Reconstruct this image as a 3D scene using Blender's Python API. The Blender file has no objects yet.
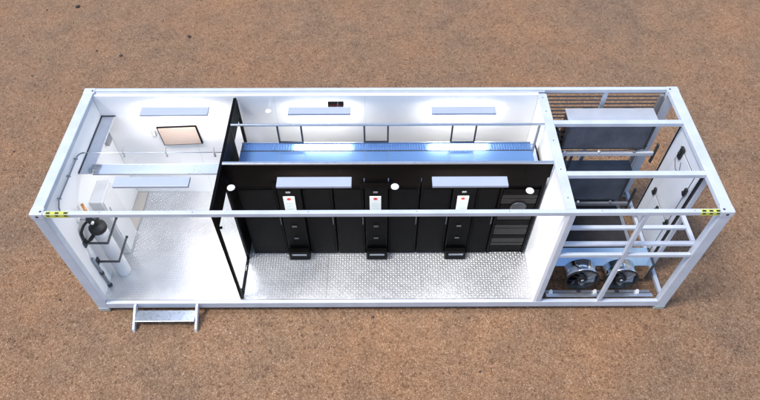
import bpy, bmesh, math, random
from mathutils import Vector, Matrix
random.seed(7)
R = math.radians
scene = bpy.context.scene
COL = scene.collection

# ------------------------------------------------------------ materials
def nodes(name):
    m = bpy.data.materials.new(name); m.use_nodes = True
    nt = m.node_tree; b = nt.nodes['Principled BSDF']
    return m, nt, b
def mat(name, col, rough=.5, metal=0., var=.06, scale=3., bump=0., bscale=60., dirt=0.):
    m, nt, b = nodes(name); L = nt.links
    tc = nt.nodes.new('ShaderNodeTexCoord')
    n = nt.nodes.new('ShaderNodeTexNoise'); n.inputs['Scale'].default_value = scale; n.inputs['Detail'].default_value = 6
    L.new(tc.outputs['Object'], n.inputs['Vector'])
    r = nt.nodes.new('ShaderNodeValToRGB')
    r.color_ramp.elements[0].position = .3; r.color_ramp.elements[1].position = .7
    r.color_ramp.elements[0].color = [c*(1-var-dirt) for c in col]+[1]
    r.color_ramp.elements[1].color = [min(1, c*(1+var)) for c in col]+[1]
    L.new(n.outputs['Fac'], r.inputs['Fac']); L.new(r.outputs['Color'], b.inputs['Base Color'])
    b.inputs['Metallic'].default_value = metal
    mr = nt.nodes.new('ShaderNodeMapRange')
    mr.inputs['To Min'].default_value = max(.02, rough*.75); mr.inputs['To Max'].default_value = min(1, rough*1.3)
    n2 = nt.nodes.new('ShaderNodeTexNoise'); n2.inputs['Scale'].default_value = scale*4; n2.inputs['Detail'].default_value = 4
    L.new(tc.outputs['Object'], n2.inputs['Vector'])
    L.new(n2.outputs['Fac'], mr.inputs['Value']); L.new(mr.outputs['Result'], b.inputs['Roughness'])
    if bump:
        bp = nt.nodes.new('ShaderNodeBump'); bp.inputs['Strength'].default_value = bump; bp.inputs['Distance'].default_value = .01
        n3 = nt.nodes.new('ShaderNodeTexNoise'); n3.inputs['Scale'].default_value = bscale
        L.new(tc.outputs['Object'], n3.inputs['Vector']); L.new(n3.outputs['Fac'], bp.inputs['Height']); L.new(bp.outputs['Normal'], b.inputs['Normal'])
    return m
def emit(name, col, s):
    m, nt, b = nodes(name)
    b.inputs['Base Color'].default_value = (.8, .8, .8, 1)
    b.inputs['Emission Color'].default_value = (*col, 1); b.inputs['Emission Strength'].default_value = s
    return m
M = {}
M['frame'] = mat('painted_steel', (.51, .55, .62), .36, 0, .05, 3.5, .06, 30, dirt=.06)
M['white'] = mat('white_wall_paint', (.89, .89, .89), .42, 0, .02, 1.5, .02, 20)
M['casting'] = mat('cast_steel', (.42, .47, .46), .5, .2, .1, 12, .2, 50, dirt=.12)
M['hole'] = mat('dark_hole', (.03, .035, .06), .7)
M['black'] = mat('black_coated_metal', (.0035, .0033, .0033), .36, 0, .15, 4)
M['blackpanel'] = mat('black_panel', (.0050, .0040, .0036), .45, 0, .2, 2)
M['servergrey'] = mat('server_fascia', (.0045, .0045, .005), .5, 0., .3, 12)
M['rackdoor'] = mat('rack_door_mesh', (.0032, .0031, .0033), .5, 0, .2, 8, .3, 260)
M['darkgrey'] = mat('dark_grey_metal', (.06, .065, .075), .42, .4, .15, 5)
M['midgrey'] = mat('grey_metal', (.28, .30, .33), .4, .5, .1, 5)
M['galv'] = mat('galvanised_steel', (.62, .65, .68), .30, .85, .08, 9)
M['polish'] = mat('polished_steel', (.70, .74, .80), .10, 1., .03, .6)
M['skysteel'] = mat('sky_tinted_steel', (.26, .42, .70), .18, .85, .03, .6)  # sky reflection of the polished tray put into the base colour
M['skysteel_deep'] = mat('sky_tinted_deep_steel', (.13, .25, .48), .32, .35, .03, .6)  # deeper blue in the base colour stands in for reflected sky
M['palesteel'] = mat('pale_blue_steel', (.54, .60, .70), .28, .6, .04, .6)
M['skysteel_bright'] = mat('sky_tinted_bright_steel', (.46, .66, .88), .2, .7, .03, .6)  # polished steel with the reflected sky tinted into its colour
M['traygrey'] = mat('light_grey_tray', (.60, .61, .63), .45, .0, .06, 4)
M['chrome'] = mat('chrome_steel', (.80, .82, .85), .10, 1., .03, .6)
M['stepmetal'] = mat('brushed_step_metal', (.42, .47, .54), .28, .85, .1, 5)
M['tread'] = mat('aluminium_checker_plate', (.62, .62, .63), .33, .75, .10, 2.2, .06, 9)
M['raised'] = mat('worn_bright_treads', (.76, .76, .77), .34, .6, .04, 5)
M['lampback'] = mat('lamp_housing', (.40, .44, .53), .42, .1, .03, 4)
M['lampglow'] = emit('lamp_diffuser', (1., .98, .95), 18.)
M['yellow'] = mat('yellow_tape', (.52, .55, .08), .5)
M['tapeblack'] = mat('black_tape', (.015, .015, .015), .5)
M['plastic'] = mat('white_plastic', (.82, .82, .82), .3, 0, .02)
M['greyplastic'] = mat('grey_plastic', (.33, .33, .34), .45)
M['rubber'] = mat('black_rubber', (.012, .012, .012), .5)
M['brass'] = mat('brass', (.75, .33, .10), .35, .6)
M['cylinder'] = mat('painted_cylinder', (.66, .68, .70), .3, 0, .04)
M['screen'] = mat('pale_screen', (.60, .47, .40), .3, 0, .05, 5)
M['display'] = mat('display_face', (.78, .82, .80), .3, 0, .02)
M['red'] = mat('red_mark', (.65, .04, .03), .4)
M['teal'] = mat('teal_mark', (.45, .66, .62), .4)
M['tan'] = mat('beige_mat', (.50, .46, .42), .6, 0, .05)
M['floorplate'] = mat('dark_floor_plate', (.030, .027, .030), .6, .3, .3, 6)
M['cabinet'] = mat('cabinet_paint', (.72, .72, .72), .35, 0, .03)
M['coverplate'] = mat('cover_plate', (.50, .53, .58), .35, .3, .08, 3)
M['hatch'] = mat('hatch_panel', (.60, .63, .68), .4, 0, .05, 3)
M['reddark'] = mat('dark_red_lens', (.020, .004, .005), .3)
for k in ('black', 'blackpanel', 'rackdoor'): M[k].node_tree.nodes['Principled BSDF'].inputs['Specular IOR Level'].default_value = .06
# finned coil
def fins():
    m, nt, b = nodes('coil_fins'); L = nt.links
    tc = nt.nodes.new('ShaderNodeTexCoord')
    w = nt.nodes.new('ShaderNodeTexWave'); w.inputs['Scale'].default_value = 13; w.bands_direction = 'X'; w.inputs['Distortion'].default_value = .3
    n = nt.nodes.new('ShaderNodeTexNoise'); n.inputs['Scale'].default_value = 4; n.inputs['Detail'].default_value = 5
    L.new(tc.outputs['Object'], w.inputs['Vector']); L.new(tc.outputs['Object'], n.inputs['Vector'])
    mx = nt.nodes.new('ShaderNodeMath'); mx.operation = 'MULTIPLY_ADD'; mx.inputs[1].default_value = .45
    L.new(w.outputs['Fac'], mx.inputs[0]); L.new(n.outputs['Fac'], mx.inputs[2])
    r = nt.nodes.new('ShaderNodeValToRGB')
    r.color_ramp.elements[0].position = .3; r.color_ramp.elements[1].position = 1.
    r.color_ramp.elements[0].color = (.065, .073, .095, 1); r.color_ramp.elements[1].color = (.17, .19, .24, 1)
    L.new(mx.outputs[0], r.inputs['Fac']); L.new(r.outputs['Color'], b.inputs['Base Color'])
    b.inputs['Metallic'].default_value = .4; b.inputs['Roughness'].default_value = .45
    bp = nt.nodes.new('ShaderNodeBump'); bp.inputs['Strength'].default_value = .5; bp.inputs['Distance'].default_value = .01
    L.new(w.outputs['Fac'], bp.inputs['Height']); L.new(bp.outputs['Normal'], b.inputs['Normal'])
    return m
M['fins'] = fins()
def glass():
    m = bpy.data.materials.new('clear_glass'); m.use_nodes = True; nt = m.node_tree; nt.nodes.clear(); L = nt.links
    o = nt.nodes.new('ShaderNodeOutputMaterial'); mx = nt.nodes.new('ShaderNodeMixShader')
    t = nt.nodes.new('ShaderNodeBsdfTransparent'); g = nt.nodes.new('ShaderNodeBsdfGlossy'); f = nt.nodes.new('ShaderNodeValue')
    t.inputs['Color'].default_value = (.96, .98, .99, 1); g.inputs['Roughness'].default_value = .03; f.outputs[0].default_value = .05
    L.new(f.outputs[0], mx.inputs[0]); L.new(t.outputs[0], mx.inputs[1]); L.new(g.outputs[0], mx.inputs[2]); L.new(mx.outputs[0], o.inputs['Surface'])
    return m
M['glass'] = glass()
def gravel():
    m, nt, b = nodes('red_brown_gravel'); L = nt.links
    tc = nt.nodes.new('ShaderNodeTexCoord')
    def noise(s, d=8, r=.6):
        n = nt.nodes.new('ShaderNodeTexNoise'); n.inputs['Scale'].default_value = s; n.inputs['Detail'].default_value = d; n.inputs['Roughness'].default_value = r
        L.new(tc.outputs['Object'], n.inputs['Vector']); return n
    def ramp(src, stops):
        r = nt.nodes.new('ShaderNodeValToRGB'); cr = r.color_ramp
        while len(cr.elements) < len(stops): cr.elements.new(.5)
        for e, (p, c) in zip(cr.elements, stops): e.position = p; e.color = (*c, 1)
        L.new(src, r.inputs['Fac']); return r
    v = nt.nodes.new('ShaderNodeTexVoronoi'); v.inputs['Scale'].default_value = 70; L.new(tc.outputs['Object'], v.inputs['Vector'])
    sep = nt.nodes.new('ShaderNodeSeparateColor'); L.new(v.outputs['Color'], sep.inputs[0])
    grain = ramp(sep.outputs[0], [(0, (.160, .089, .051)), (.25, (.216, .125, .073)), (.55, (.256, .154, .091)), (.85, (.296, .185, .114)), (1, (.40, .28, .19))])
    big = ramp(noise(.42, 6, .62).outputs['Fac'], [(.32, (.80, .86, .93)), (.46, (.96, .98, .99)), (.58, (1.04, 1.0, .96)), (.72, (1.18, 1.09, .98))])
    patch = ramp(noise(1.7, 7, .7).outputs['Fac'], [(.34, (.89, .89, .90)), (.5, (1, 1, 1)), (.66, (1.08, 1.06, 1.05))])
    mid = ramp(noise(6, 6, .7).outputs['Fac'], [(.3, (.86, .84, .83)), (.52, (1, 1, 1)), (.75, (1.09, 1.08, 1.07))])
    fine = ramp(noise(120, 3, .7).outputs['Fac'], [(.3, (.74, .71, .69)), (.5, (1, 1, 1)), (.7, (1.14, 1.14, 1.14))])
    v2 = nt.nodes.new('ShaderNodeTexVoronoi'); v2.inputs['Scale'].default_value = 26; v2.inputs['Randomness'].default_value = 1; L.new(tc.outputs['Object'], v2.inputs['Vector'])
    sp2 = nt.nodes.new('ShaderNodeSeparateColor'); L.new(v2.outputs['Color'], sp2.inputs[0])
    pits = ramp(sp2.outputs[1], [(.0, (.66, .62, .60)), (.09, (.84, .82, .80)), (.2, (1, 1, 1)), (.9, (1, 1, 1)), (1., (1.12, 1.18, 1.18))])
    def mul(a, c):
        x = nt.nodes.new('ShaderNodeMix'); x.data_type = 'RGBA'; x.blend_type = 'MULTIPLY'; x.inputs[0].default_value = 1
        L.new(a, x.inputs[6]); L.new(c, x.inputs[7]); return x.outputs[2]
    c = mul(mul(mul(mul(mul(pits.outputs[0], patch.outputs[0]), grain.outputs[0]), big.outputs[0]), mid.outputs[0]), fine.outputs[0])
    L.new(c, b.inputs['Base Color']); b.inputs['Roughness'].default_value = .92; b.inputs['Specular IOR Level'].default_value = .2
    b1 = nt.nodes.new('ShaderNodeBump'); b1.inputs['Strength'].default_value = .8; b1.inputs['Distance'].default_value = .012; b1.invert = True
    L.new(v.outputs['Distance'], b1.inputs['Height'])
    b2 = nt.nodes.new('ShaderNodeBump'); b2.inputs['Strength'].default_value = .7; b2.inputs['Distance'].default_value = .03
    L.new(noise(14, 8, .7).outputs['Fac'], b2.inputs['Height']); L.new(b1.outputs[0], b2.inputs['Normal'])
    L.new(b2.outputs[0], b.inputs['Normal'])
    return m
M['gravel'] = gravel()
def pebble():
    m, nt, b = nodes('pebble_stone'); L = nt.links
    a = nt.nodes.new('ShaderNodeAttribute'); a.attribute_name = 'tint'
    r = nt.nodes.new('ShaderNodeValToRGB'); cr = r.color_ramp
    for p, c in ((.3, (.13, .07, .04)), (.7, (.27, .155, .085)), (.92, (.36, .24, .15))):
        e = cr.elements.new(p); e.color = (*c, 1)
    cr.elements[0].color = (.05, .03, .024, 1); cr.elements[-1].color = (.50, .40, .31, 1)
    L.new(a.outputs['Fac'], r.inputs['Fac']); L.new(r.outputs['Color'], b.inputs['Base Color']); b.inputs['Roughness'].default_value = .9
    return m
M['pebble'] = pebble()
M['darkstone'] = mat('dark_stone', (.05, .034, .028), .85, 0, .3, 30, .4, 60)

# ------------------------------------------------------------ mesh builder
class MB:
    def __init__(s): s.bm = bmesh.new(); s.smooth = False
    def box(s, x0, x1, y0, y1, z0, z1, bev=0., rot=None, piv=None):
        c = Vector(((x0+x1)/2, (y0+y1)/2, (z0+z1)/2)); d = Vector((abs(x1-x0), abs(y1-y0), abs(z1-z0)))
        r = bmesh.ops.create_cube(s.bm, size=1)
        vs = r['verts']
        for v in vs: v.co = Vector((v.co.x*d.x, v.co.y*d.y, v.co.z*d.z))
        if bev:
            es = list({e for v in vs for e in v.link_edges})
            q = bmesh.ops.bevel(s.bm, geom=es, offset=min(bev, min(d)*.3), segments=2, affect='EDGES', profile=.5)
            vs = list({v for f in q['faces'] for v in f.verts} | {v for v in vs if v.is_valid})
        for v in vs:
            if rot is not None:
                p = Vector(piv) if piv else c
                v.co = p + rot @ (v.co + c - p)
            else: v.co = v.co + c
        return s
    def cyl(s, a, b, r, n=20, r2=None, cap=True):
        a = Vector(a); b = Vector(b); d = b-a
        q = bmesh.ops.create_cone(s.bm, cap_ends=cap, segments=n, radius1=r, radius2=r if r2 is None else r2, depth=d.length)
        mtx = Matrix.Translation((a+b)/2) @ d.to_track_quat('Z', 'Y').to_matrix().to_4x4()
        bmesh.ops.transform(s.bm, matrix=mtx, verts=q['verts'])
        for v in q['verts']:
            for f in v.link_faces:
                if len(f.verts) == 4: f.smooth = True
        return s
    def tube(s, pts, r, n=10):
        pts = [Vector(p) for p in pts]; rings = []
        up = Vector((0, 0, 1))
        for i, p in enumerate(pts):
            t = (pts[min(i+1, len(pts)-1)] - pts[max(i-1, 0)]).normalized()
            a = up if abs(t.dot(up)) < .95 else Vector((1, 0, 0))
            u = t.cross(a).normalized(); w = t.cross(u)
            rings.append([s.bm.verts.new(p + u*r*math.cos(2*math.pi*k/n) + w*r*math.sin(2*math.pi*k/n)) for k in range(n)])
        for i in range(len(rings)-1):
            for k in range(n):
                f = s.bm.faces.new((rings[i][k], rings[i][(k+1) % n], rings[i+1][(k+1) % n], rings[i+1][k])); f.smooth = True
        s.bm.faces.new(rings[0]); s.bm.faces.new(rings[-1][::-1])
        return s
    def lathe(s, c, prof, axis='Z', n=32):
        c = Vector(c); rings = []
        for r, h in prof:
            ring = []
            for k in range(n):
                a = 2*math.pi*k/n; p = Vector((max(r, 1e-4)*math.cos(a), max(r, 1e-4)*math.sin(a), h))
                if axis == 'Y': p = Vector((p.x, -p.z, p.y))      # axis towards -Y
                ring.append(s.bm.verts.new(c+p))
            rings.append(ring)
        for i in range(len(rings)-1):
            for k in range(n):
                f = s.bm.faces.new((rings[i][k], rings[i][(k+1) % n], rings[i+1][(k+1) % n], rings[i+1][k])); f.smooth = True
        return s
    def quad(s, *p):
        s.bm.faces.new([s.bm.verts.new(Vector(q)) for q in p]); return s
    def build(s, name, m, parent=None, label=None):
        bmesh.ops.recalc_face_normals(s.bm, faces=s.bm.faces[:])
        if parent is not None:
            off = Vector(parent['_w']); bmesh.ops.translate(s.bm, verts=s.bm.verts[:], vec=-off)
        me = bpy.data.meshes.new(name); s.bm.to_mesh(me); s.bm.free()
        me.materials.append(M[m]); o = bpy.data.objects.new(name, me); COL.objects.link(o)
        if parent is not None: o.parent = parent; o['_w'] = parent['_w']
        if label: o['label'] = label
        return o
def bx(*a, **k): return MB().box(*a, **k)
def thing(name, label, cat, loc, group=None):
    o = bpy.data.objects.new(name, None); COL.objects.link(o); o.location = loc; o['_w'] = [float(v) for v in loc]
    o.empty_display_size = .1
    o['label'] = label; o['category'] = cat
    if group: o['group'] = group
    return o
def tag(o, label, cat, group=None):
    o['label'] = label; o['category'] = cat
    if group: o['group'] = group
    return o
def copy_thing(src, loc, label=None, group=None):
    def cp(o, par):
        c = o.copy(); COL.objects.link(c); c.parent = par
        for ch in o.children: cp(ch, c)
        return c
    r = cp(src, None); r.location = loc
    if label: r['label'] = label
    if group: r['group'] = group
    return r

L_, W_, H_ = 9.12, 2.44, 2.478
G = -.10          # ground level
XP = 6.97         # data room right wall face
FZ = .15          # floor top

# ------------------------------------------------------------ ground
gb = bmesh.new()
bmesh.ops.create_grid(gb, x_segments=40, y_segments=40, size=300)
me = bpy.data.meshes.new('ground'); gb.to_mesh(me); gb.free(); me.materials.append(M['gravel'])
gr = bpy.data.objects.new('ground', me); COL.objects.link(gr); gr.location = (4.5, 0, G); gr['kind'] = 'structure'
gr['label'] = 'bare reddish brown gravel ground'
# loose pebbles on the gravel (uncountable)
verts, faces, tint = [], [], []
octv = [(1,0,0),(-1,0,0),(0,1,0),(0,-1,0),(0,0,1),(0,0,-.6)]
octf = [(0,2,4),(2,1,4),(1,3,4),(3,0,4),(2,0,5),(1,2,5),(3,1,5),(0,3,5)]
for i in range(26000):
    y = random.uniform(-2.2, 7.5); half = 5.6 + (y+2.2)*.85
    x = 4.5 + random.uniform(-half, half)
    if -.03 < x < L_+.03 and -.03 < y < W_+.03 and not (x > 7.1): continue
    r = .0045 + .010*random.random()**3 + (.008 if random.random() < .015 else 0)
    a = random.random()*6.28; ca, sa = math.cos(a), math.sin(a); base = len(verts)
    sx, sy, sz = r*random.uniform(.8, 1.5), r*random.uniform(.7, 1.1), r*random.uniform(.45, .8)
    for vx, vy, vz in octv:
        px, py = vx*sx*random.uniform(.8, 1.2), vy*sy*random.uniform(.8, 1.2)
        verts.append((x+px*ca-py*sa, y+px*sa+py*ca, G + r*.3 + vz*sz))
        tint.append(0)
    t = random.random()
    for k in range(6): tint[base+k] = t
    faces += [tuple(base+q for q in f) for f in octf]
me = bpy.data.meshes.new('loose_pebbles'); me.from_pydata(verts, [], faces); me.update()
at = me.attributes.new('tint', 'FLOAT', 'POINT'); at.data.foreach_set('value', tint)
me.materials.append(M['pebble'])
pb = bpy.data.objects.new('loose_pebbles', me); COL.objects.link(pb); pb['kind'] = 'stuff'
tag(pb, 'loose brown pebbles scattered all over the gravel', 'pebbles')
# larger dark stones, each one its own
def stone(x, y, r, first=None):
    bm = bmesh.new(); bmesh.ops.create_icosphere(bm, subdivisions=2, radius=r)
    for v in bm.verts:
        v.co *= random.uniform(.82, 1.15); v.co.z *= .62; v.co.x *= 1.15
    me = bpy.data.meshes.new('stone'); bm.to_mesh(me); bm.free(); me.materials.append(M['darkstone'])
    o = bpy.data.objects.new('stone', me); COL.objects.link(o); o.location = (x, y, G+r*.4); o.rotation_euler.z = random.random()*6
    return o

# camera (needed for laying stones where they stand)
CAMP = Vector((4.50339631, -4.75749431, 8.71295737)); TH = .896809851; YAW = .00445416; F = 608.056546
def ground_pt(px, py):
    fw = Vector((math.sin(YAW)*math.cos(TH), math.cos(YAW)*math.cos(TH), -math.sin(TH))); r = Vector((math.cos(YAW), -math.sin(YAW), 0)); u = r.cross(fw)
    d = fw + r*(px-380)/F + u*(200-py)/F
    t = (G-CAMP.z)/d.z; return CAMP + d*t
STG = 'dark stones scattered on the gravel'
sts = [(78, 7, .050, 'largest dark stone on the gravel near the upper left edge of the photo'),
       (189, 37, .045, 'dark stone on the gravel behind the container, above its office end'),
       (121, 56, .036, 'dark stone on the gravel just behind the left back corner of the container'),
       (97, 51, .024, 'small dark stone beside a bigger one behind the left back corner'),
       (47, 10, .020, None), (32, 76, .020, None), (163, 21, .018, None), (143, 34, .016, None), (158, 40, .018, None),
       (373, 317, .024, None), (60, 300, .018, None), (250, 352, .018, None), (480, 372, .018, None), (705, 60, .016, None), (610, 30, .015, None), (14, 152, .02, None)]
for px, py, r, lab in sts:
    p = ground_pt(px, py); o = stone(p.x, p.y, r)
    tag(o, lab or 'small dark pebble sized stone lying loose on the open gravel', 'stone', STG)

# ------------------------------------------------------------ the container
ct = thing('shipping_container', 'white thirty foot steel shipping container with open roof and front, split into rooms', 'container', (4.56, 1.22, G))
def part(b, name, m, label=None): return b.build(name, m, ct, label)
EW = .155   # end rail width
# corner castings and posts
for (x0, x1) in ((0, .17), (L_-.17, L_)):
    for (y0, y1) in ((0, .11), (W_-.11, W_)):
        for (z0, z1) in ((G, 0), (H_-.105, H_+.006)):
            c = part(bx(x0-.003, x1+.003, y0-.004, y1+.004, z0, z1, bev=.012), 'corner_casting', 'casting' if z0 < 0 else 'frame')
            if z1 > 1:
                cx = (x0+x1)/2; cy = (y0+y1)/2; sg = -1 if y0 == 0 else 1
                yy = y0-.004 if sg < 0 else y1+.004
                h = MB(); h.cyl((cx, yy-.002, z1-.055), (cx, yy+.002, z1-.055), .020, 14); h.build('casting_hole', 'hole', c)
                sx = x1-.035 if x0 == 0 else x0+.035
                h = MB(); h.cyl((sx, cy-.01, z1-.002), (sx, cy-.01, z1+.002), .016, 14)
                h.build('casting_hole', 'hole', c)
        part(bx(x0+.005, x1-.005, y0+.002, y1-.002, .0, H_-.105, bev=.008), 'corner_post', 'frame')
# top rails
part(bx(.17, L_-.17, .0, .062, H_-.07, H_, bev=.006), 'top_rail', 'frame')
part(bx(.17, L_-.17, W_-.065, W_, H_-.07, H_, bev=.006), 'top_rail', 'frame')
part(bx(.0, EW, .11, W_-.11, H_-.08, H_, bev=.008), 'top_rail', 'frame')
part(bx(L_-EW, L_, .11, W_-.11, H_-.08, H_, bev=.008), 'top_rail', 'frame')
# bottom rails
part(bx(.17, L_-.17, .0, .06, .0, .145, bev=.006), 'bottom_rail', 'frame')
part(bx(.17, L_-.17, W_-.06, W_, .0, .145, bev=.006), 'bottom_rail', 'frame')
part(bx(.0, .12, .11, W_-.11, .0, .14, bev=.006), 'bottom_rail', 'frame')
part(bx(L_-.07, L_-.01, .11, W_-.11, .0, .07, bev=.006), 'bottom_rail', 'frame')
# walls: inner lining panels and corrugated outer skin
wl = bx(.085, .13, .115, W_-.145, FZ, H_-.085, bev=.003); part(wl, 'end_wall', 'white')
part(bx(.132, XP, W_-.145, W_-.09, FZ, H_-.03, bev=.003), 'back_wall', 'white')
pw = part(bx(XP, XP+.10, .064, W_-.147, FZ-.03, H_-.018, bev=.006), 'dividing_wall', 'white')
bx(XP-.03, XP+.105, .064, W_-.147, H_-.017, H_-.002, bev=.004).build('top_cap', 'frame', pw)
bx(XP+.035, XP+.105, .004, .06, .147, H_-.072, bev=.004).build('edge_post', 'frame', pw)
bx(XP-.02, XP+.033, .006, .058, .147, H_-.072, bev=.004).build('edge_trim', 'white', pw)
# cover strip and bolts on the top of the dividing wall
for yy in (.25, .75, 1.3, 1.9, 2.2):
    sm = MB(); sm.cyl((XP+.03, yy, H_-.003), (XP+.03, yy, H_+.004), .010, 10); sm.build('screw', 'midgrey', pw)
for xx in (1.5, 2.9, 4.3, 5.7):
    bx(xx-.0015, xx+.0015, W_-.1475, W_-.1452, FZ+.01, H_-.04).build('panel_joint', 'traygrey', [o for o in ct.children if o.name.startswith('back_wall')][0])
def corr(axis, a0, a1, pos, out, z0, z1):
    b = MB(); n = int((a1-a0)/.07); pts = []
    for i in range(n+1):
        k = i % 4; pts.append((a0+(a1-a0)*i/n, out if k in (0, 1) else 0))
    for i in range(n):
        (p, d), (q, e) = pts[i], pts[i+1]
        P = (lambda a, dd, z: (pos+dd, a, z)) if axis == 'x' else (lambda a, dd, z: (a, pos+dd, z))
        b.quad(P(p, d, z0), P(q, e, z0), P(q, e, z1), P(p, d, z1))
    return b
part(corr('x', .12, W_-.12, .03, .035, .14, H_-.08), 'corrugated_skin', 'frame')
part(corr('y', .17, XP+.10, W_-.05, .03, .145, H_-.07), 'corrugated_skin', 'frame')
# back ledge closing the gap between lining and rail
part(bx(.17, XP+.10, W_-.088, W_-.067, H_-.06, H_-.016, bev=.003), 'cover_strip', 'frame')
# checker plate floor with raised treads
fl = bx(.13, XP-.001, .062, W_-.1, .02, FZ)
def treads(b, x0, x1, y0, y1, z, p=.042):
    ny = int((y1-y0)/p); nx = int((x1-x0)/p)
    for j in range(ny):
        for i in range(nx):
            cx = x0+(i+.5)*p; cy = y0+(j+.5)*p; s = 1 if (i+j) % 2 else -1
            a = s*math.pi/4; u = Vector((math.cos(a), math.sin(a), 0)); w = Vector((-u.y, u.x, 0)); c = Vector((cx, cy, z))
            v = [b.bm.verts.new(c+q) for q in (u*.018, w*.0072, -u*.018, -w*.0072)]
            t = [b.bm.verts.new(c+q+Vector((0, 0, .0045))) for q in (u*.010, -u*.010)]
            b.bm.faces.new((v[0], v[1], t[1], t[0])) if False else None
            b.bm.faces.new((v[0], v[1], t[0])); b.bm.faces.new((t[0], v[1], t[1])); b.bm.faces.new((v[1], v[2], t[1]))
            b.bm.faces.new((v[2], v[3], t[1])); b.bm.faces.new((v[3], t[0], t[1])); b.bm.faces.new((v[3], v[0], t[0]))
flo = part(fl, 'checker_plate_floor', 'tread')
tr = MB(); treads(tr, .15, XP-.01, .075, 1.0, FZ+.0002); treads(tr, .15, 2.3, 1.011, 2.28, FZ+.0002)
tr.build('raised_pattern', 'raised', flo)
part(bx(.13, L_-.13, .30, .42, G+.03, .018), 'floor_beam', 'midgrey') if False else None
for xx in (1.2, 2.6, 4.0, 5.4, 6.8): part(bx(xx, xx+.06, .062, W_-.062, -.02, .018), 'floor_beam', 'frame')
# cooling bay: roof bars, front bars, mullions
XB = XP+.105
part(bx(XB+.002, L_-EW-.002, 1.635, 1.715, H_-.07, H_-.002, bev=.006), 'roof_bar', 'frame')
part(bx(XB+.002, L_-EW-.002, .64, .72, H_-.07, H_-.002, bev=.006), 'roof_bar', 'frame')
part(bx(7.975, 8.035, .004, .058, .147, H_-.072, bev=.005), 'front_mullion', 'frame')
part(bx(8.00, 8.07, W_-.06, W_-.004, .147, H_-.072, bev=.005), 'rear_mullion', 'frame')
part(bx(XP+.108, 7.973, .006, .056, 1.41, 1.475, bev=.005), 'front_bar', 'frame')
part(bx(8.037, L_-.172, .006, .056, 1.41, 1.475, bev=.005), 'front_bar', 'frame')
sf = part(bx(XB+.002, 9.0, .09, .15, 1.57, 1.62, bev=.005), 'inner_bar', 'frame')
part(bx(XB+.002, 8.94, .37, .43, 1.57, 1.62, bev=.005), 'inner_bar', 'frame')
part(bx(8.942, 9.0, .152, .70, 1.57, 1.62, bev=.005), 'inner_bar', 'frame')
part(bx(9.0, 9.06, .1, .16, .14, 1.62, bev=.005), 'inner_bar', 'frame') if False else None
# dark floor plate of the bay
part(bx(XB, 8.80, .90, 2.30, .03, .06), 'bay_floor_plate', 'floorplate')
part(bx(XB, L_-.13, .84, .90, .0, .08, bev=.004), 'floor_beam', 'midgrey')
part(bx(8.80, 8.86, .90, 2.37, .0, .07, bev=.004), 'floor_beam', 'midgrey')
# louvre slats at the back
for (a, b_) in ((XB+.02, 7.995), (8.075, L_-.175)):
    lv = MB()
    for k in range(9):
        z = 1.78+k*.075
        lv.box(a, b_, W_-.05, W_-.012, z, z+.012, rot=Matrix.Rotation(R(-25), 3, 'X'))
    part(lv, 'louvre_slats', 'darkgrey')
# rear bay post on the right and its brace
part(bx(8.86, 8.92, W_-.12, W_-.07, .14, H_-.08, bev=.005), 'rear_brace', 'midgrey')
# hazard tape near both ends of the front top rail
for x0, w in ((.20, .30), (L_-.44, .24)):
    t = part(bx(x0, x0+w, -.004, -.001, H_-.062, H_-.006), 'hazard_tape', 'yellow', 'yellow tape with black marks')
    bx(x0, x0+w, .002, .05, H_+.0008, H_+.003).build('tape_top', 'yellow', t)
    for k in range(3):
        xx = x0+.0+k*w*.38; s = MB()
        s.box(xx+.015, xx+.065, .008, .036, H_+.0032, H_+.0045)
        s.build('black_mark', 'tapeblack', t)
        s = MB(); s.box(xx+.02, xx+.06, -.006, -.0042, H_-.034, H_-.008); s.build('black_mark', 'tapeblack', t)
# small screws along the front rails
for xx in (.9, 2.1, 3.6, 5.0, 6.2, 7.4, 8.6):
    sc = MB(); sc.cyl((xx, .03, H_-.001), (xx, .03, H_+.004), .008, 8); part(sc, 'rail_screw', 'midgrey')

# access door at the right end
X9 = 9.0
dr = part(bx(X9, X9+.045, .76, 1.70, .28, H_-.09, bev=.006), 'service_door', 'hatch')
bx(X9-.006, X9+.05, 1.702, 1.73, .22, H_-.09).build('door_seal', 'rubber', dr)
bx(X9-.006, X9+.05, .73, .758, .22, H_-.09).build('door_seal', 'rubber', dr)
for z0, z1 in ((1.14, 2.16), (.34, 1.06)):
    h = bx(X9-.012, X9-.001, .86, 1.47, z0, z1, bev=.004).build('hatch', 'hatch', dr)
    s = MB(); t_ = .008
    s.box(X9-.006, X9-.0005, .852, .859, z0-.008, z1+.008).box(X9-.006, X9-.0005, 1.471, 1.478, z0-.008, z1+.008)
    s.box(X9-.006, X9-.0005, .859, 1.471, z1+.001, z1+.008).box(X9-.006, X9-.0005, .859, 1.471, z0-.008, z0-.001)
    s.build('hatch_gap', 'rubber', dr)
for y, z, a in ((1.36, 2.14, .03), (.84, 1.86, 0), (1.47, 1.12, 0), (.84, 1.10, 0), (1.2, .98, 0)):
    b = MB(); b.box(X9-.05, X9-.013, y-.028-a*.6, y+.028+a*.6, z-.075-a, z+.075+a, bev=.018); b.cyl((X9-.07, y, z), (X9-.05, y, z), .022, 12)
    b.build('latch', 'rubber', dr)
b = MB(); b.tube([(X9-.03, 1.40, 2.08), (X9-.03, 1.42, 1.95), (X9-.03, 1.30, 1.86), (X9-.03, 1.18, 1.90), (X9-.03, 1.26, 2.05)], .004, 6)
b.build('lanyard', 'rubber', dr)
# stubs carrying the door (from the end rails)
part(bx(L_-.09, L_-.02, .70, .755, .075, H_-.082, bev=.004), 'door_post', 'frame')
part(bx(L_-.09, L_-.02, 1.735, 1.79, .075, H_-.082, bev=.004), 'door_post', 'frame')

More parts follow.
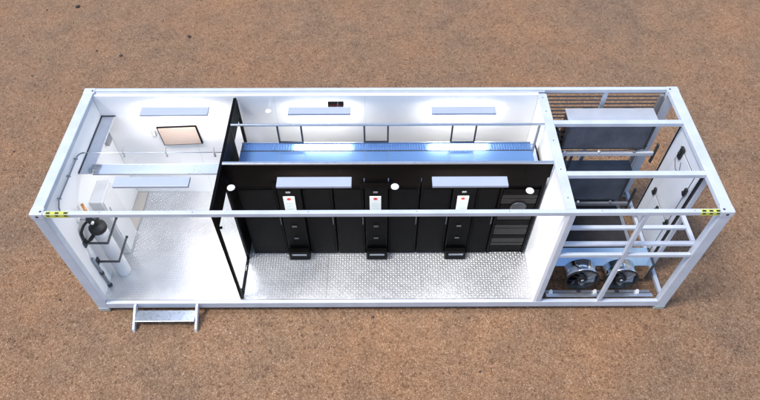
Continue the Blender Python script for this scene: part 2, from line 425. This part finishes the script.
# ------------------------------------------------------------ folding step outside
for xx in (3.66, 5.2):
    bx(xx-.003, xx+.003, .075, .98, FZ+.0001, FZ+.0055).build('sheet_joint', 'midgrey', flo)
st = thing('entry_step', 'white metal two legged entry step leaning on the front of the container', 'step', (1.12, -.2, G))
for x in (.62, 1.60):
    b = MB()
    b.quad((0,0,0),(0,0,0),(0,0,0),(0,0,0)) if False else None
    prof = [(-.002, .13), (-.002, .055), (-.32, G), (-.375, G), (-.36, G+.06), (-.05, .13)]
    fa = [b.bm.verts.new((x, y, z)) for y, z in prof]; fb = [b.bm.verts.new((x+.035, y, z)) for y, z in prof]
    b.bm.faces.new(fa); b.bm.faces.new(fb[::-1])
    for k in range(len(prof)): b.bm.faces.new((fa[k], fb[k], fb[(k+1) % len(prof)], fa[(k+1) % len(prof)]))
    b.build('stringer', 'frame', st)
bx(.656, 1.598, -.27, -.075, .035, .055, bev=.005).build('tread', 'stepmetal', st)

# ------------------------------------------------------------ black containment
cp = thing('black_partition', 'black framed partition with two glazed doorways between office and server room', 'partition', (2.33, 1.2, FZ))
x0, x1 = 2.30, 2.345
bx(x0, x1, .07, .115, FZ, H_-.09, bev=.004).build('door_post', 'black', cp)
bx(x0, x1, .835, .90, FZ, H_-.09, bev=.004).build('door_post', 'black', cp)
bx(x0, x1, .07, 2.25, H_-.088, H_-.03, bev=.004).build('top_frame', 'black', cp)
bx(x0+.005, x1-.005, .117, .833, 2.02, H_-.09).build('header_panel', 'blackpanel', cp)
bx(x0, x1, 1.60, 1.66, FZ, H_-.09, bev=.004).build('door_post', 'black', cp)
bx(x0, x1, 2.22, 2.27, FZ, H_-.09, bev=.004).build('door_post', 'black', cp)
bx(x0+.005, x1-.005, 1.662, 2.218, 2.10, H_-.09).build('header_panel', 'blackpanel', cp)
bx(x0+.004, x1-.004, .902, 1.598, FZ, H_-.09).build('side_panel', 'blackpanel', cp)
bx(x0, x1, .117, .833, FZ, FZ+.02).build('threshold', 'black', cp)
bx(x0+.018, x0+.026, .117, .833, FZ+.022, 2.018).build('glass_pane', 'glass', cp)
b = MB(); b.cyl((x0-.03, .16, 1.96), (x0+.06, .16, 1.96), .02, 10); b.cyl((x0-.03, .16, .30), (x0+.06, .16, .30), .016, 10)
b.build('hinge', 'black', cp)

cw = thing('containment_panel', 'long black panel above the server racks with a pale metal top edge', 'panel', (4.65, .9, 2.16))
bx(2.347, XP-.03, .878, .905, 2.155, H_-.03).build('black_sheet', 'blackpanel', cw)
bx(2.347, XP-.032, .870, .915, H_-.028, H_-.004, bev=.004).build('top_edge', 'galv', cw)
cr = thing('rear_containment_rail', 'thin pale rail across the server room behind the racks with three hanging brackets', 'rail', (4.65, 1.66, 2.05))
bx(2.347, XP-.002, 1.645, 1.675, H_-.045, H_-.018, bev=.004).build('rail', 'galv', cr)
for xa, xb in ((3.02, 3.37), (4.30, 4.65), (5.60, 5.95), (2.36, 2.42)):
    if xb-xa < .1: continue
    b = MB(); b.box(xa-.012, xa+.012, 1.65, 1.672, 2.075, H_-.046).box(xb-.012, xb+.012, 1.65, 1.672, 2.075, H_-.046).box(xa+.013, xb-.013, 1.652, 1.67, 2.078, 2.10)
    b.build('hanging_bracket', 'darkgrey', cr)
b = MB(); b.box(6.86, 6.89, 1.645, 1.675, 1.95, H_-.046).box(6.84, 6.86, 1.56, 1.58, 1.95, H_-.05)
b.build('end_post', 'midgrey', cr)

# ------------------------------------------------------------ server racks and row coolers
RG = 'black server racks in a row'
RT = 1.955
def rack(x0, x1, label, openr=False):
    cx = (x0+x1)/2; r = thing('server_rack', label, 'server rack', (cx, 1.25, FZ), RG)
    bx(x0+.004, x1-.004, .955, 1.74, FZ, RT, bev=.006).build('cabinet', 'black', r)
    bx(x0+.03, x1-.03, 1.0, 1.72, RT+.001, RT+.004).build('roof_plate', 'polish', r)
    bx(x0+.006, x1-.006, .90, .953, RT-.001, 2.153).build('upper_blank', 'blackpanel', r)
    if not openr:
        d = bx(x0+.012, x1-.012, .925, .953, FZ+.03, RT-.03, bev=.008).build('door', 'rackdoor', r)
        bx(x0+.05, x1-.05, .918, .924, FZ+.1, RT-.1, bev=.004).build('mesh_panel', 'rackdoor', d)
        b = MB(); b.box(x1-.045, x1-.025, .905, .924, 1.0, 1.18, bev=.006); b.build('handle', 'darkgrey', d)
    else:
        f = MB(); f.box(x0+.008, x0+.04, .92, .953, FZ+.02, RT-.02).box(x1-.04, x1-.008, .92, .953, FZ+.02, RT-.02)
        f.build('door_frame', 'black', r)
        z = FZ+.1; k = 0
        hs = [.13, .09, .13, .09, .18, .09, .13, .18, .09, .13, .13, .09, .13]
        for hh in hs:
            if z+hh > RT-.06: break
            s = bx(x0+.05, x1-.05, .93, .953, z, z+hh-.012, bev=.004).build('server_unit', 'servergrey' if k % 3 else 'black', r)
            z += hh; k += 1
        b = MB(); b.lathe((x1-.30, .915, 1.42), [(0, .012), (.10, .010), (.125, 0), (.11, -.004)], 'Y'); b.build('lamp_reflection_disc', 'darkgrey', r)  # disc added in place of a lamp reflection on the rack front
    return r
rack(2.42, 3.02, 'black rack beside the black partition doorway, left end of the row')
rack(3.37, 3.835, 'black rack directly right of the first white display cooler')
rack(3.835, 4.30, 'black rack directly left of the middle white display cooler')
rack(4.65, 5.125, 'black rack directly right of the middle white display cooler')
rack(5.125, 5.60, 'black rack directly left of the third white display cooler')
rack(5.95, 6.30, 'narrow black rack between the third display cooler and the rack of servers')
rack(6.30, 6.93, 'black rack with visible slotted server units, beside the white dividing wall', True)
def cooler(x0, x1, label):
    cx = (x0+x1)/2; r = thing('row_cooler', label, 'cooling unit', (cx, 1.2, FZ), 'black row coolers with white displays')
    bx(x0+.003, x1-.003, .915, 1.74, FZ, RT, bev=.006).build('cabinet', 'black', r)
    bx(x0+.02, x1-.02, 1.0, 1.72, RT+.001, RT+.004).build('roof_plate', 'polish', r)
    bx(x0+.006, x1-.006, .90, .953, RT-.001, 2.153).build('upper_blank', 'blackpanel', r)
    bx(x0+.006, x1-.006, .888, .912, .46, 1.92, bev=.006).build('front_cover', 'rackdoor', r)
    bx(x0-.05, x1+.05, .868, .877, 1.935, 2.05, bev=.004).build('upper_cap', 'black', r)
    q = cx-.015
    d = bx(q-.085, q+.085, .876, .887, 1.36, 1.74, bev=.005).build('display', 'display', r)
    b = MB(); b.cyl((q, .8755, 1.69), (q, .872, 1.69), .026, 20); b.box(q-.03, q+.03, .8735, .8755, 1.675, 1.70); b.build('red_logo', 'red', d)
    b = MB()
    for k in range(3): b.box(q-.05, q+.05-.02*(k % 2), .8735, .8755, 1.46+k*.06, 1.472+k*.06)
    b.build('screen_lines', 'teal', d)
    bx(q-.07, q+.07, .8735, .8755, 1.38, 1.40).build('screen_button_row', 'greyplastic', d)
    b = MB(); b.box(q-.03, q+.035, .874, .887, 1.82, 1.85, bev=.004); b.box(q-.03, q-.01, .873, .8738, 1.825, 1.845); b.build('badge', 'midgrey', r)
    for z in (.98, .66):
        b = MB(); b.box(q-.03, q+.045, .868, .887, z, z+.03, bev=.008); b.build('handle', 'darkgrey', r)
    bx(x0+.0, x1, .80, .912, FZ, .36, bev=.02).build('base_box', 'black', r)
    bx(x0+.06, x1-.05, .793, .799, .29, .335, bev=.004).build('base_grille', 'midgrey', r)
cooler(3.02, 3.37, 'black cooler with white display, leftmost of the three in the rack row')
cooler(4.30, 4.65, 'black cooler with white display, middle one of the three in the rack row')
cooler(5.60, 5.95, 'black cooler with white display, third one and nearest the white wall')
# long slotted tray on the rack tops
ctr = thing('cable_tray', 'long slotted metal cable tray lying on top of the server racks', 'cable tray', (4.65, 1.66, RT+.005))
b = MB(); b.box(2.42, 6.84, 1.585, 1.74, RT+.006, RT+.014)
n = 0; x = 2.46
b.build('tray_floor', 'skysteel', ctr)
b = MB()
while x < 6.8:
    b.box(x, x+.012, 1.60, 1.725, RT+.0145, RT+.0165); x += .04
b.build('slots', 'skysteel_deep', ctr)
bx(2.42, 6.84, 1.570, 1.583, RT+.006, RT+.03).build('side_flange', 'darkgrey', ctr)
bx(2.42, 6.84, 1.742, 1.755, RT+.006, RT+.03).build('side_flange', 'galv', ctr)
rp = thing('rack_roof_duct', 'flat polished metal duct cover along the front of the rack tops', 'duct', (4.65, 1.15, RT+.005))
bx(2.42, 6.84, .96, 1.565, RT+.006, RT+.03, bev=.006).build('duct_cover', 'skysteel_deep', rp)
for xx in (3.02, 3.37, 4.3, 4.65, 5.6, 5.95):
    b = MB(); b.box(xx-.003, xx+.003, .96, 1.565, RT+.0295, RT+.032); b.build('seam', 'midgrey', rp)

# ------------------------------------------------------------ ceiling lamps
def lamp(x0, x1, y0, y1, z, wall_y, label):
    cx, cy = (x0+x1)/2, (y0+y1)/2
    o = thing('ceiling_lamp', label, 'lamp', (cx, cy, z), 'long flat ceiling lamps')
    bx(x0, x1, y0, y1, z+.006, z+.045, bev=.005).build('housing', 'lampback', o)
    bx(x0+.02, x1-.02, y0+.015, y1-.015, z, z+.005).build('diffuser', 'lampglow', o)
    b = MB()
    for x in (x0+.2, x1-.2): b.cyl((x, y0 if wall_y < y0 else y1, z+.03), (x, wall_y, z+.03), .0014, 6)
    b.build('support_rod', 'blackpanel' if wall_y < 1 else 'traygrey', o)
lamp(.93, 1.95, 1.93, 2.10, 2.36, W_-.145, 'long lamp near the back wall of the empty office, above the framed board')
lamp(.90, 1.93, .53, .70, 2.36, 1.06, 'long lamp over the office floor, in front of the blue grey cable tray')
lamp(3.15, 4.09, 1.94, 2.09, 2.36, W_-.145, 'long lamp behind the racks, below the small dark indicator box')
lamp(5.31, 6.28, 1.94, 2.09, 2.36, W_-.145, 'long lamp behind the racks, nearer the white dividing wall')
lamp(3.12, 4.14, .52, .69, 2.36, .877, 'long lamp in front of the black racks, nearer the partition doorway')
lamp(5.24, 6.27, .52, .69, 2.36, .877, 'long lamp in front of the black racks, nearer the white dividing wall')

# smoke detectors
def detector(x, y, z, label, r=.055, wall=.877):
    o = thing('smoke_detector', label, 'smoke detector', (x, y, z), 'round smoke detectors')
    b = MB(); b.lathe((x, y, z), [(0, .014), (r*.6, .013), (r*.93, .010), (r, .004), (r*.98, 0), (0, 0)]); b.build('cover', 'plastic', o)
    b = MB(); b.cyl((x, y, z+.01), (x, wall, z+.01), .0014, 6); b.build('support_rod', 'blackpanel' if wall < 1 else 'plastic', o)
detector(2.51, .52, 2.38, 'white round detector beside the black partition, over the server room')
detector(4.73, .53, 2.38, 'white round detector between the two front lamps of the server room')
detector(6.55, .45, 2.38, 'white round detector next to the white dividing wall, front of the racks')
detector(2.85, 2.02, 2.38, 'pale round detector near the back wall, right of the black partition', .045, W_-.145)
detector(6.45, 2.06, 2.38, 'pale round detector near the back wall, beside the dividing wall', .045, W_-.145)
detector(5.22, 2.10, 2.38, 'small pale detector at the left end of a lamp behind the racks', .030, W_-.145)

# indicator box on the back wall
o = thing('indicator_box', 'small black box with dark red lens on the back wall above a lamp', 'indicator', (3.85, W_-.17, 2.18))
bx(3.73, 3.97, W_-.20, W_-.147, 2.26, 2.33, bev=.006).build('housing', 'black', o)
bx(3.75, 3.95, W_-.205, W_-.201, 2.275, 2.315).build('lens', 'reddark', o)

# ------------------------------------------------------------ office
o = thing('wall_board', 'pale board in a thin dark frame on the white office back wall', 'board', (1.27, 2.28, 1.6))
rt = Matrix.Rotation(R(-3), 3, 'Y'); pv = (1.27, 2.26, 1.61)
bx(.945, 1.595, 2.265, 2.29, 1.41, 1.82, bev=.004, rot=rt, piv=pv).build('frame', 'black', o)
bx(.965, 1.575, 2.258, 2.264, 1.43, 1.80, rot=rt, piv=pv).build('face', 'screen', o)
o = thing('wall_socket_box', 'small grey box on the back wall left of the framed board', 'socket', (.87, 2.28, 1.6))
bx(.83, .89, 2.262, 2.294, 1.60, 1.72, bev=.006).build('housing', 'greyplastic', o)
bx(.84, .88, 2.257, 2.261, 1.62, 1.70).build('cover', 'plastic', o)
# cable tray of the office: along the end wall then across
o = thing('cable_tray', 'grey L shaped cable tray in the office running to the black partition', 'cable tray', (.3, 1.5, 2.0))
b = MB(); b.box(.15, .33, 1.09, 2.29, 2.02, 2.03); b.build('wall_run', 'traygrey', o)
bx(.137, .149, 1.09, 2.29, 2.02, 2.045).build('side_flange', 'darkgrey', o)
bx(.331, .343, 1.28, 2.29, 2.02, 2.04).build('side_flange', 'traygrey', o)
bx(.135, .36, 2.280, 2.290, 2.031, 2.05).build('end_plate', 'darkgrey', o)
b = MB(); b.box(.345, 2.298, 1.085, 1.265, 2.02, 2.03); b.build('cross_run', 'palesteel', o)
bx(.345, 2.298, 1.074, 1.083, 2.015, 2.035).build('side_flange', 'midgrey', o)
bx(.345, 2.298, 1.267, 1.273, 2.02, 2.035).build('side_flange', 'traygrey', o)
b = MB()
for k in range(7): b.tube([(.30+.02*k, 1.09, 2.04), (.28+.02*k, 1.15, 2.055), (.31+.02*k, 1.21, 2.045), (.30+.02*k, 1.26, 2.04)], .006, 6)
b.build('cable_tie_bundle', 'midgrey', o)
# suppression pipe with nozzles
o = thing('ceiling_pipe', 'thin bent pipe from the end wall across the office with small nozzles', 'pipe', (.15, 1.3, 2.2))
pts = [(.16, .30, 2.10), (.16, .34, 2.19), (.16, .42, 2.25), (.16, 1.22, 2.25)]
for k in range(1, 6):
    a = math.pi/2*k/5; pts.append((.16+.08*(1-math.cos(a)), 1.22+.08*math.sin(a), 2.25))
b = MB(); b.tube(pts, .011, 10); b.build('wall_pipe', 'midgrey', o)
b = MB(); b.tube([(.24, 1.30, 2.25), (.5, 1.30, 2.25), (2.30, 1.30, 2.25)], .0055, 8); b.build('cross_pipe', 'galv', o)
for x, z in ((.80, 0), (1.42, 0), (2.12, 0)):
    b = MB(); b.cyl((x, 1.30, 2.21), (x, 1.30, 2.258), .012, 10); b.cyl((x, 1.30, 2.17), (x, 1.30, 2.21), .02, 10, .012); b.cyl((x, 1.30, 2.255), (x, 1.36, 2.30), .006, 8)
    b.build('nozzle', 'greyplastic', o)
for y in (.45, .85, 1.18):
    b = MB(); b.box(.131, .182, y-.009, y+.009, 2.238, 2.266, bev=.004); b.build('pipe_clip', 'midgrey', o)
# grey alarm box at the back corner
o = thing('alarm_box', 'grey diamond looking box on the end wall near the back corner', 'alarm', (.16, 2.2, 1.6))
bx(.131, .20, 2.03, 2.20, 1.62, 1.84, bev=.01).build('housing', 'greyplastic', o)
bx(.201, .206, 2.05, 2.18, 1.66, 1.80).build('cover', 'midgrey', o)
# tall white cabinet
o = thing('electrical_cabinet', 'tall white cabinet against the end wall behind the gas cylinder', 'cabinet', (.3, 1.15, FZ))
bx(.131, .33, .95, 1.40, FZ, 1.52, bev=.012).build('body', 'cabinet', o)
d = bx(.332, .348, .97, 1.38, FZ+.05, 1.49, bev=.004).build('door', 'cabinet', o)
b = MB(); b.box(.349, .358, 1.02, 1.05, 1.1, 1.3, bev=.004); b.build('handle', 'greyplastic', d)
b = MB()
for k in range(4): b.box(.18+.035*k, .188+.035*k, 1.2, 1.32, 1.5205, 1.523)
b.build('vent_slots', 'traygrey', o)
# beige mat
o = thing('floor_mat', 'plain beige mat on the office floor by the end wall and back wall', 'mat', (.25, 1.8, FZ))
b = bx(.14, .32, 1.42, 2.28, FZ+.0035, FZ+.011, bev=.003); b.build('mat_surface', 'tan', o)
b = bx(.322, .335, 1.42, 2.28, FZ+.0035, FZ+.013); b.build('edge_strip', 'greyplastic', o)
# gas cylinder
o = thing('gas_cylinder', 'white gas cylinder with black valve head and brass cap standing by the end wall', 'gas cylinder', (.32, .60, FZ))
b = MB(); b.lathe((.32, .60, FZ), [(0, 0), (.105, 0), (.112, .02), (.112, 1.08), (.105, 1.15), (.085, 1.21), (.04, 1.245), (.035, 1.27), (0, 1.27)]); b.build('tank', 'cylinder', o)
b = MB(); b.lathe((.32, .60, FZ+1.20), [(0, -.02), (.12, -.02), (.128, .0), (.128, .05), (.09, .08), (.05, .09), (.05, .16), (.06, .17), (.06, .20), (0, .21)]); b.build('collar', 'rubber', o)
b = MB(); b.lathe((.32, .60, FZ+1.41), [(0, 0), (.085, 0), (.09, .02), (.09, .06), (.07, .085), (0, .09)]); v = b.build('valve_head', 'rubber', o)
b = MB(); b.cyl((.27, .63, FZ+1.50), (.20, .72, FZ+1.64), .022, 14); b.build('brass_cap', 'brass', o)
b = MB(); b.cyl((.36, .58, FZ+1.50), (.37, .58, FZ+1.54), .018, 12); b.cyl((.36, .52, FZ+1.47), (.36, .48, FZ+1.47), .02, 12); b.build('gauge', 'plastic', o)
b = MB(); b.cyl((.26, .57, FZ+1.47), (.2, .52, FZ+1.53), .014, 12); b.build('outlet', 'midgrey', o)
pts = [(.26, .56, FZ+1.44), (.22, .50, 1.57), (.19, .46, 1.53), (.165, .43, 1.47), (.155, .42, 1.40), (.155, .41, 1.33), (.165, .42, 1.27), (.19, .45, 1.24), (.21, .48, 1.27)]
sm_ = []
for i in range(len(pts)-1):
    for k in range(4):
        p0, p1, p2, p3 = (Vector(pts[max(0, min(len(pts)-1, j))]) for j in (i-1, i, i+1, i+2)); t = k/4
        sm_.append(.5*((2*p1)+(p2-p0)*t+(2*p0-5*p1+4*p2-p3)*t*t+(3*p1-p0-3*p2+p3)*t**3))
b = MB(); b.tube(sm_, .021, 12); b.build('hose', 'rubber', o)
b = MB(); b.cyl((.20, .47, 1.24), (.25, .52, 1.29), .03, 12); b.build('hose_end', 'rubber', o)
# restraint brackets on the wall
for z, lab in ((1.24, 'upper dark bracket holding the gas cylinder to the end wall'), (.74, 'lower dark bracket holding the gas cylinder to the end wall')):
    o = thing('cylinder_bracket', lab, 'bracket', (.28, .6, z), 'dark brackets around the gas cylinder')
    bx(.131, .155, .36, .46, z-.06, z+.06, bev=.004).build('wall_plate', 'darkgrey', o)
    bx(.156, .462, .395, .42, z-.016, z+.016, bev=.004).build('front_arm', 'darkgrey', o)
    bx(.464, .488, .395, .86, z-.016, z+.016, bev=.004).build('side_arm', 'darkgrey', o)
    b = MB(); b.cyl((.476, .86, z), (.476, .885, z), .022, 10); b.build('end_knob', 'rubber', o)
    bx(.131, .17, .74, .86, z-.05, z+.05, bev=.004).build('wall_plate', 'darkgrey', o)
# second pale pipe beside the cylinder
o = thing('wall_riser', 'grey pipe standing in front of the gas cylinder against the end wall', 'pipe', (.2, .33, FZ))
b = MB(); b.cyl((.16, .33, FZ), (.16, .33, .95), .02, 12); b.build('pipe', 'midgrey', o)
b = MB(); b.cyl((.16, .33, .50), (.16, .33, .56), .03, 12); b.cyl((.16, .33, FZ), (.16, .33, FZ+.03), .035, 12); b.build('coupling', 'darkgrey', o)

# ------------------------------------------------------------ condensers in the bay
def condenser(z0, z1, label, x0=7.44, x1=8.80):
    cy = 2.1
    o = thing('condenser', label, 'condenser', ((x0+x1)/2, cy, z0), 'stacked condenser units')
    b = MB(); b.box(x0, x0+.03, 1.97, 2.24, z0, z1).box(x1-.03, x1, 1.97, 2.24, z0, z1).box(x0+.03, x1-.03, 2.205, 2.235, z0, z1-.03)
    b.box(x0+.03, x1-.03, 1.98, 2.20, z0, z0+.02)
    b.build('casing', 'darkgrey', o)
    bx(x0-.02, x1+.0, 1.955, 2.26, z1+.001, z1+.022, bev=.005).build('top_cover', 'coverplate' if z1 > 2 else 'darkgrey', o)
    bx(x0+.032, x1-.032, 1.985, 2.03, z0+.022, z1-.001).build('coil', 'fins', o)
    for fx in (x0+.36, x1-.36):
        b = MB(); b.lathe((fx, 2.24, (z0+z1)/2), [(.27, -.075), (.29, -.075), (.29, 0), (.27, 0), (.27, -.075)], 'Y', 32); b.build('fan_ring', 'rubber', o)
        b = MB()
        for k in range(6):
            a = k*math.pi/3; c = Vector((fx, 2.27, (z0+z1)/2)); u = Vector((math.cos(a), 0, math.sin(a))); w = Vector((-math.sin(a), .35, math.cos(a)))
            b.quad(c+u*.05-w*.03, c+u*.26-w*.06, c+u*.26+w*.06, c+u*.05+w*.03)
        b.cyl((fx, 2.25, (z0+z1)/2), (fx, 2.29, (z0+z1)/2), .06, 16)
        b.build('fan_blades', 'darkgrey', o)
    # header pipes at the left
    for k in range(4):
        b = MB(); zz = z0+.1+k*(z1-z0-.15)/4
        b.tube([(x0-.002, 2.05, zz), (x0-.09, 2.03, zz+.02), (x0-.12, 2.05, zz+.06), (x0-.09, 2.07, zz+.09), (x0-.002, 2.07, zz+.09)], .014, 8)
        b.build('pipe_bend', 'rubber', o)
condenser(1.57, 2.18, 'upper dark finned condenser with a white top cover')
condenser(.26, .98, 'lower dark finned condenser partly hidden under a roof bar')
o = thing('condenser_stand', 'grey steel stand carrying both condensers at the back of the bay', 'stand', (8.1, 2.0, .06))
for z in (1.47, .165):
    bx(7.12, 8.94, 1.92, 1.965, z, z+.07, bev=.005).build('front_beam', 'frame' if z > 1 else 'midgrey', o)
    bx(7.12, 8.94, 2.19, 2.23, z+.02, z+.085, bev=.005).build('rear_beam', 'midgrey', o)
for x in (7.12, 8.955):
    for za, zb in ((1.30, 1.72), (.061, .62)):
        bx(x-.05 if x < 8 else x-.012, x-.002 if x < 8 else x+.02, 1.92, 1.965, za, zb, bev=.005).build('upright', 'darkgrey', o)
for x in (7.56, 7.66):
    bx(x, x+.035, 2.0, 2.03, 1.055, 1.468).build('hanger', 'darkgrey', o)
for x in (8.05, 8.62, 7.5):
    for z in (1.54, .235):
        b = MB(); b.cyl((x, 1.94, z), (x, 1.94, z+.035), .022, 12); b.build('bolt', 'plastic' if x < 8.1 else 'midgrey', o)
b = MB(); b.tube([(7.3, 1.94, 1.575), (7.9, 1.945, 1.57), (8.4, 1.94, 1.575), (8.7, 1.95, 1.60), (8.8, 1.96, 1.66)], .008, 8); b.build('wiring', 'rubber', o)
# dark electrical box and lines left of the condensers
o = thing('compressor_box', 'black compressor box and hoses squeezed between wall and condensers', 'compressor', (7.25, 1.8, .06))
bx(7.16, 7.36, 1.99, 2.26, 1.0, 1.9, bev=.02).build('housing', 'black', o)
bx(7.17, 7.34, 1.98, 1.989, 1.3, 1.8).build('cover', 'darkgrey', o)
b = MB(); b.tube([(7.22, 1.97, 1.9), (7.22, 1.93, 2.0), (7.3, 1.92, 2.02), (7.33, 1.9, 1.9), (7.33, 1.88, 1.2), (7.3, 1.88, .07)], .022, 10)
b.tube([(7.2, 2.1, 1.9), (7.24, 2.1, 2.06), (7.36, 2.1, 2.08), (7.42, 2.1, 2.0)], .018, 10); b.build('hose', 'rubber', o)
b = MB(); b.cyl((7.27, 1.95, 1.60), (7.27, 1.98, 1.60), .03, 12); b.cyl((7.24, 2.0, 1.90), (7.24, 2.0, 1.93), .02, 12); b.build('knob', 'plastic', o)
bx(7.17, 7.35, 2.0, 2.25, .061, .998).build('base_box', 'black', o)

# polished steel fan module at the front bottom
o = thing('fan_box', 'polished steel box with mirror front behind the two fans', 'fan box', (8.0, .65, 0))
bx(7.19, 8.90, .50, .835, .0, .425, bev=.004).build('body', 'chrome', o)
bx(7.19, 8.90, .49, .835, .427, .435).build('sky_tinted_plate', 'skysteel_bright', o)
bx(8.903, 8.95, .50, .835, -.0, .43, bev=.004).build('end_plate', 'darkgrey', o)
bx(7.14, 7.187, .48, .835, -.0, .45, bev=.004).build('end_plate', 'rubber', o)
bx(7.19, 8.90, .10, .16, .10, .135, bev=.004).build('front_rail', 'galv', o)
bx(7.19, 8.90, .20, .25, .04, .085, bev=.004).build('front_rail', 'midgrey', o)
for x in (7.27, 7.98, 8.66):
    b = MB(); b.cyl((x, .18, .136), (x, .18, .17), .03, 14); b.cyl((x, .18, .17), (x, .18, .20), .015, 12); b.box(x-.03, x+.03, .15, .21, .086, .1355); b.build('rail_bolt', 'plastic', o)
def fan(cx, label):
    cy, cz, r = .27, .37, .262
    f = thing('axial_fan', label, 'fan', (cx, cy, cz-r), 'pair of axial fans')
    b = MB(); b.lathe((cx, cy, cz), [(r-.012, .0), (r, .0), (r, -.05), (r-.01, -.07), (r-.01, -.228), (r-.03, -.228)], 'Y', 48); b.build('shroud', 'chrome', f)
    b = MB(); b.lathe((cx, cy, cz), [(r-.016, -.19), (r-.014, .012), (r+.008, .012), (r+.008, -.012), (r-.001, -.012)], 'Y', 48); b.build('rim', 'rubber', f)
    b = MB(); b.lathe((cx, cy, cz), [(0, -.15), (r-.02, -.15)], 'Y', 40); b.build('back_plate', 'black', f)
    for k in range(7):
        a0 = k*2*math.pi/7+.2; b = MB(); rows = []
        for i in range(6):
            rr = .075+i*(r-.105)/5; sw = a0+.10*i
            w = .17/rr*.30
            p = [Vector((cx+rr*math.cos(sw+s*w), cy+.05+s*.035, cz+rr*math.sin(sw+s*w))) for s in (-1, 0, 1)]
            rows.append([b.bm.verts.new(q) for q in p])
        for i in range(5):
            for j in range(2):
                q = b.bm.faces.new((rows[i][j], rows[i+1][j], rows[i+1][j+1], rows[i][j+1])); q.smooth = True
        b.build('blade', 'midgrey', f)
    b = MB(); b.lathe((cx, cy, cz), [(.085, -.08), (.085, .0), (.07, .012), (0, .014)], 'Y', 28); b.build('hub', 'rubber', f)
    b = MB(); b.lathe((cx, cy, cz), [(.026, .0145), (.026, .022), (0, .023)], 'Y', 16); b.build('hub_cap', 'galv', f)
    b = MB()
    for k in range(9):
        a = k*2*math.pi/9+.2; b.cyl((cx+.03*math.cos(a), cy-.016, cz+.03*math.sin(a)), (cx+(r-.012)*math.cos(a+.15), cy-.010, cz+(r-.012)*math.sin(a+.15)), .0035, 6)
    b.build('guard', 'rubber', f)
    b = MB(); b.box(cx-.03, cx+.03, .205, .245, .0855, .108); b.build('foot', 'darkgrey', f)
fan(7.74, 'round fan with chrome shroud nearer the white dividing wall')
fan(8.36, 'round fan with chrome shroud right of the front mullion')

# ------------------------------------------------------------ camera, light, render
cam = bpy.data.cameras.new('Camera'); co = bpy.data.objects.new('Camera', cam); COL.objects.link(co); scene.camera = co
cam.sensor_width = 36; cam.lens = 36*F/760; cam.clip_end = 2000; cam.clip_start = .1
co.location = CAMP; co.rotation_euler = (math.pi/2-TH, 0, -YAW)
SE, SA = R(62), R(-106)       # elevation; azimuth measured from +Y clockwise
d = Vector((math.sin(SA)*math.cos(SE), math.cos(SA)*math.cos(SE), math.sin(SE)))
sl = bpy.data.lights.new('Sun', 'SUN'); so = bpy.data.objects.new('Sun', sl); COL.objects.link(so)
sl.energy = 1.5; sl.angle = R(14); sl.color = (1, .95, .88)
so.rotation_euler = d.to_track_quat('Z', 'Y').to_euler(); so.location = (0, 0, 20)
w = bpy.data.worlds.new('World'); scene.world = w; w.use_nodes = True
nt = w.node_tree; bg = nt.nodes['Background']; sk = nt.nodes.new('ShaderNodeTexSky'); sk.sky_type = 'NISHITA'; sk.sun_disc = False
sk.sun_elevation = SE; sk.sun_rotation = math.atan2(d.x, d.y); sk.air_density = 1.; sk.dust_density = 1.5; sk.ozone_density = 1.
nt.links.new(sk.outputs[0], bg.inputs[0]); bg.inputs[1].default_value = .12
scene.view_settings.view_transform = 'Standard'; scene.view_settings.look = 'None'; scene.view_settings.gamma = 1
scene.view_settings.exposure = 1.18
scene.render.engine = 'CYCLES'
for o in bpy.data.objects:
    if '_w' in o: del o['_w']
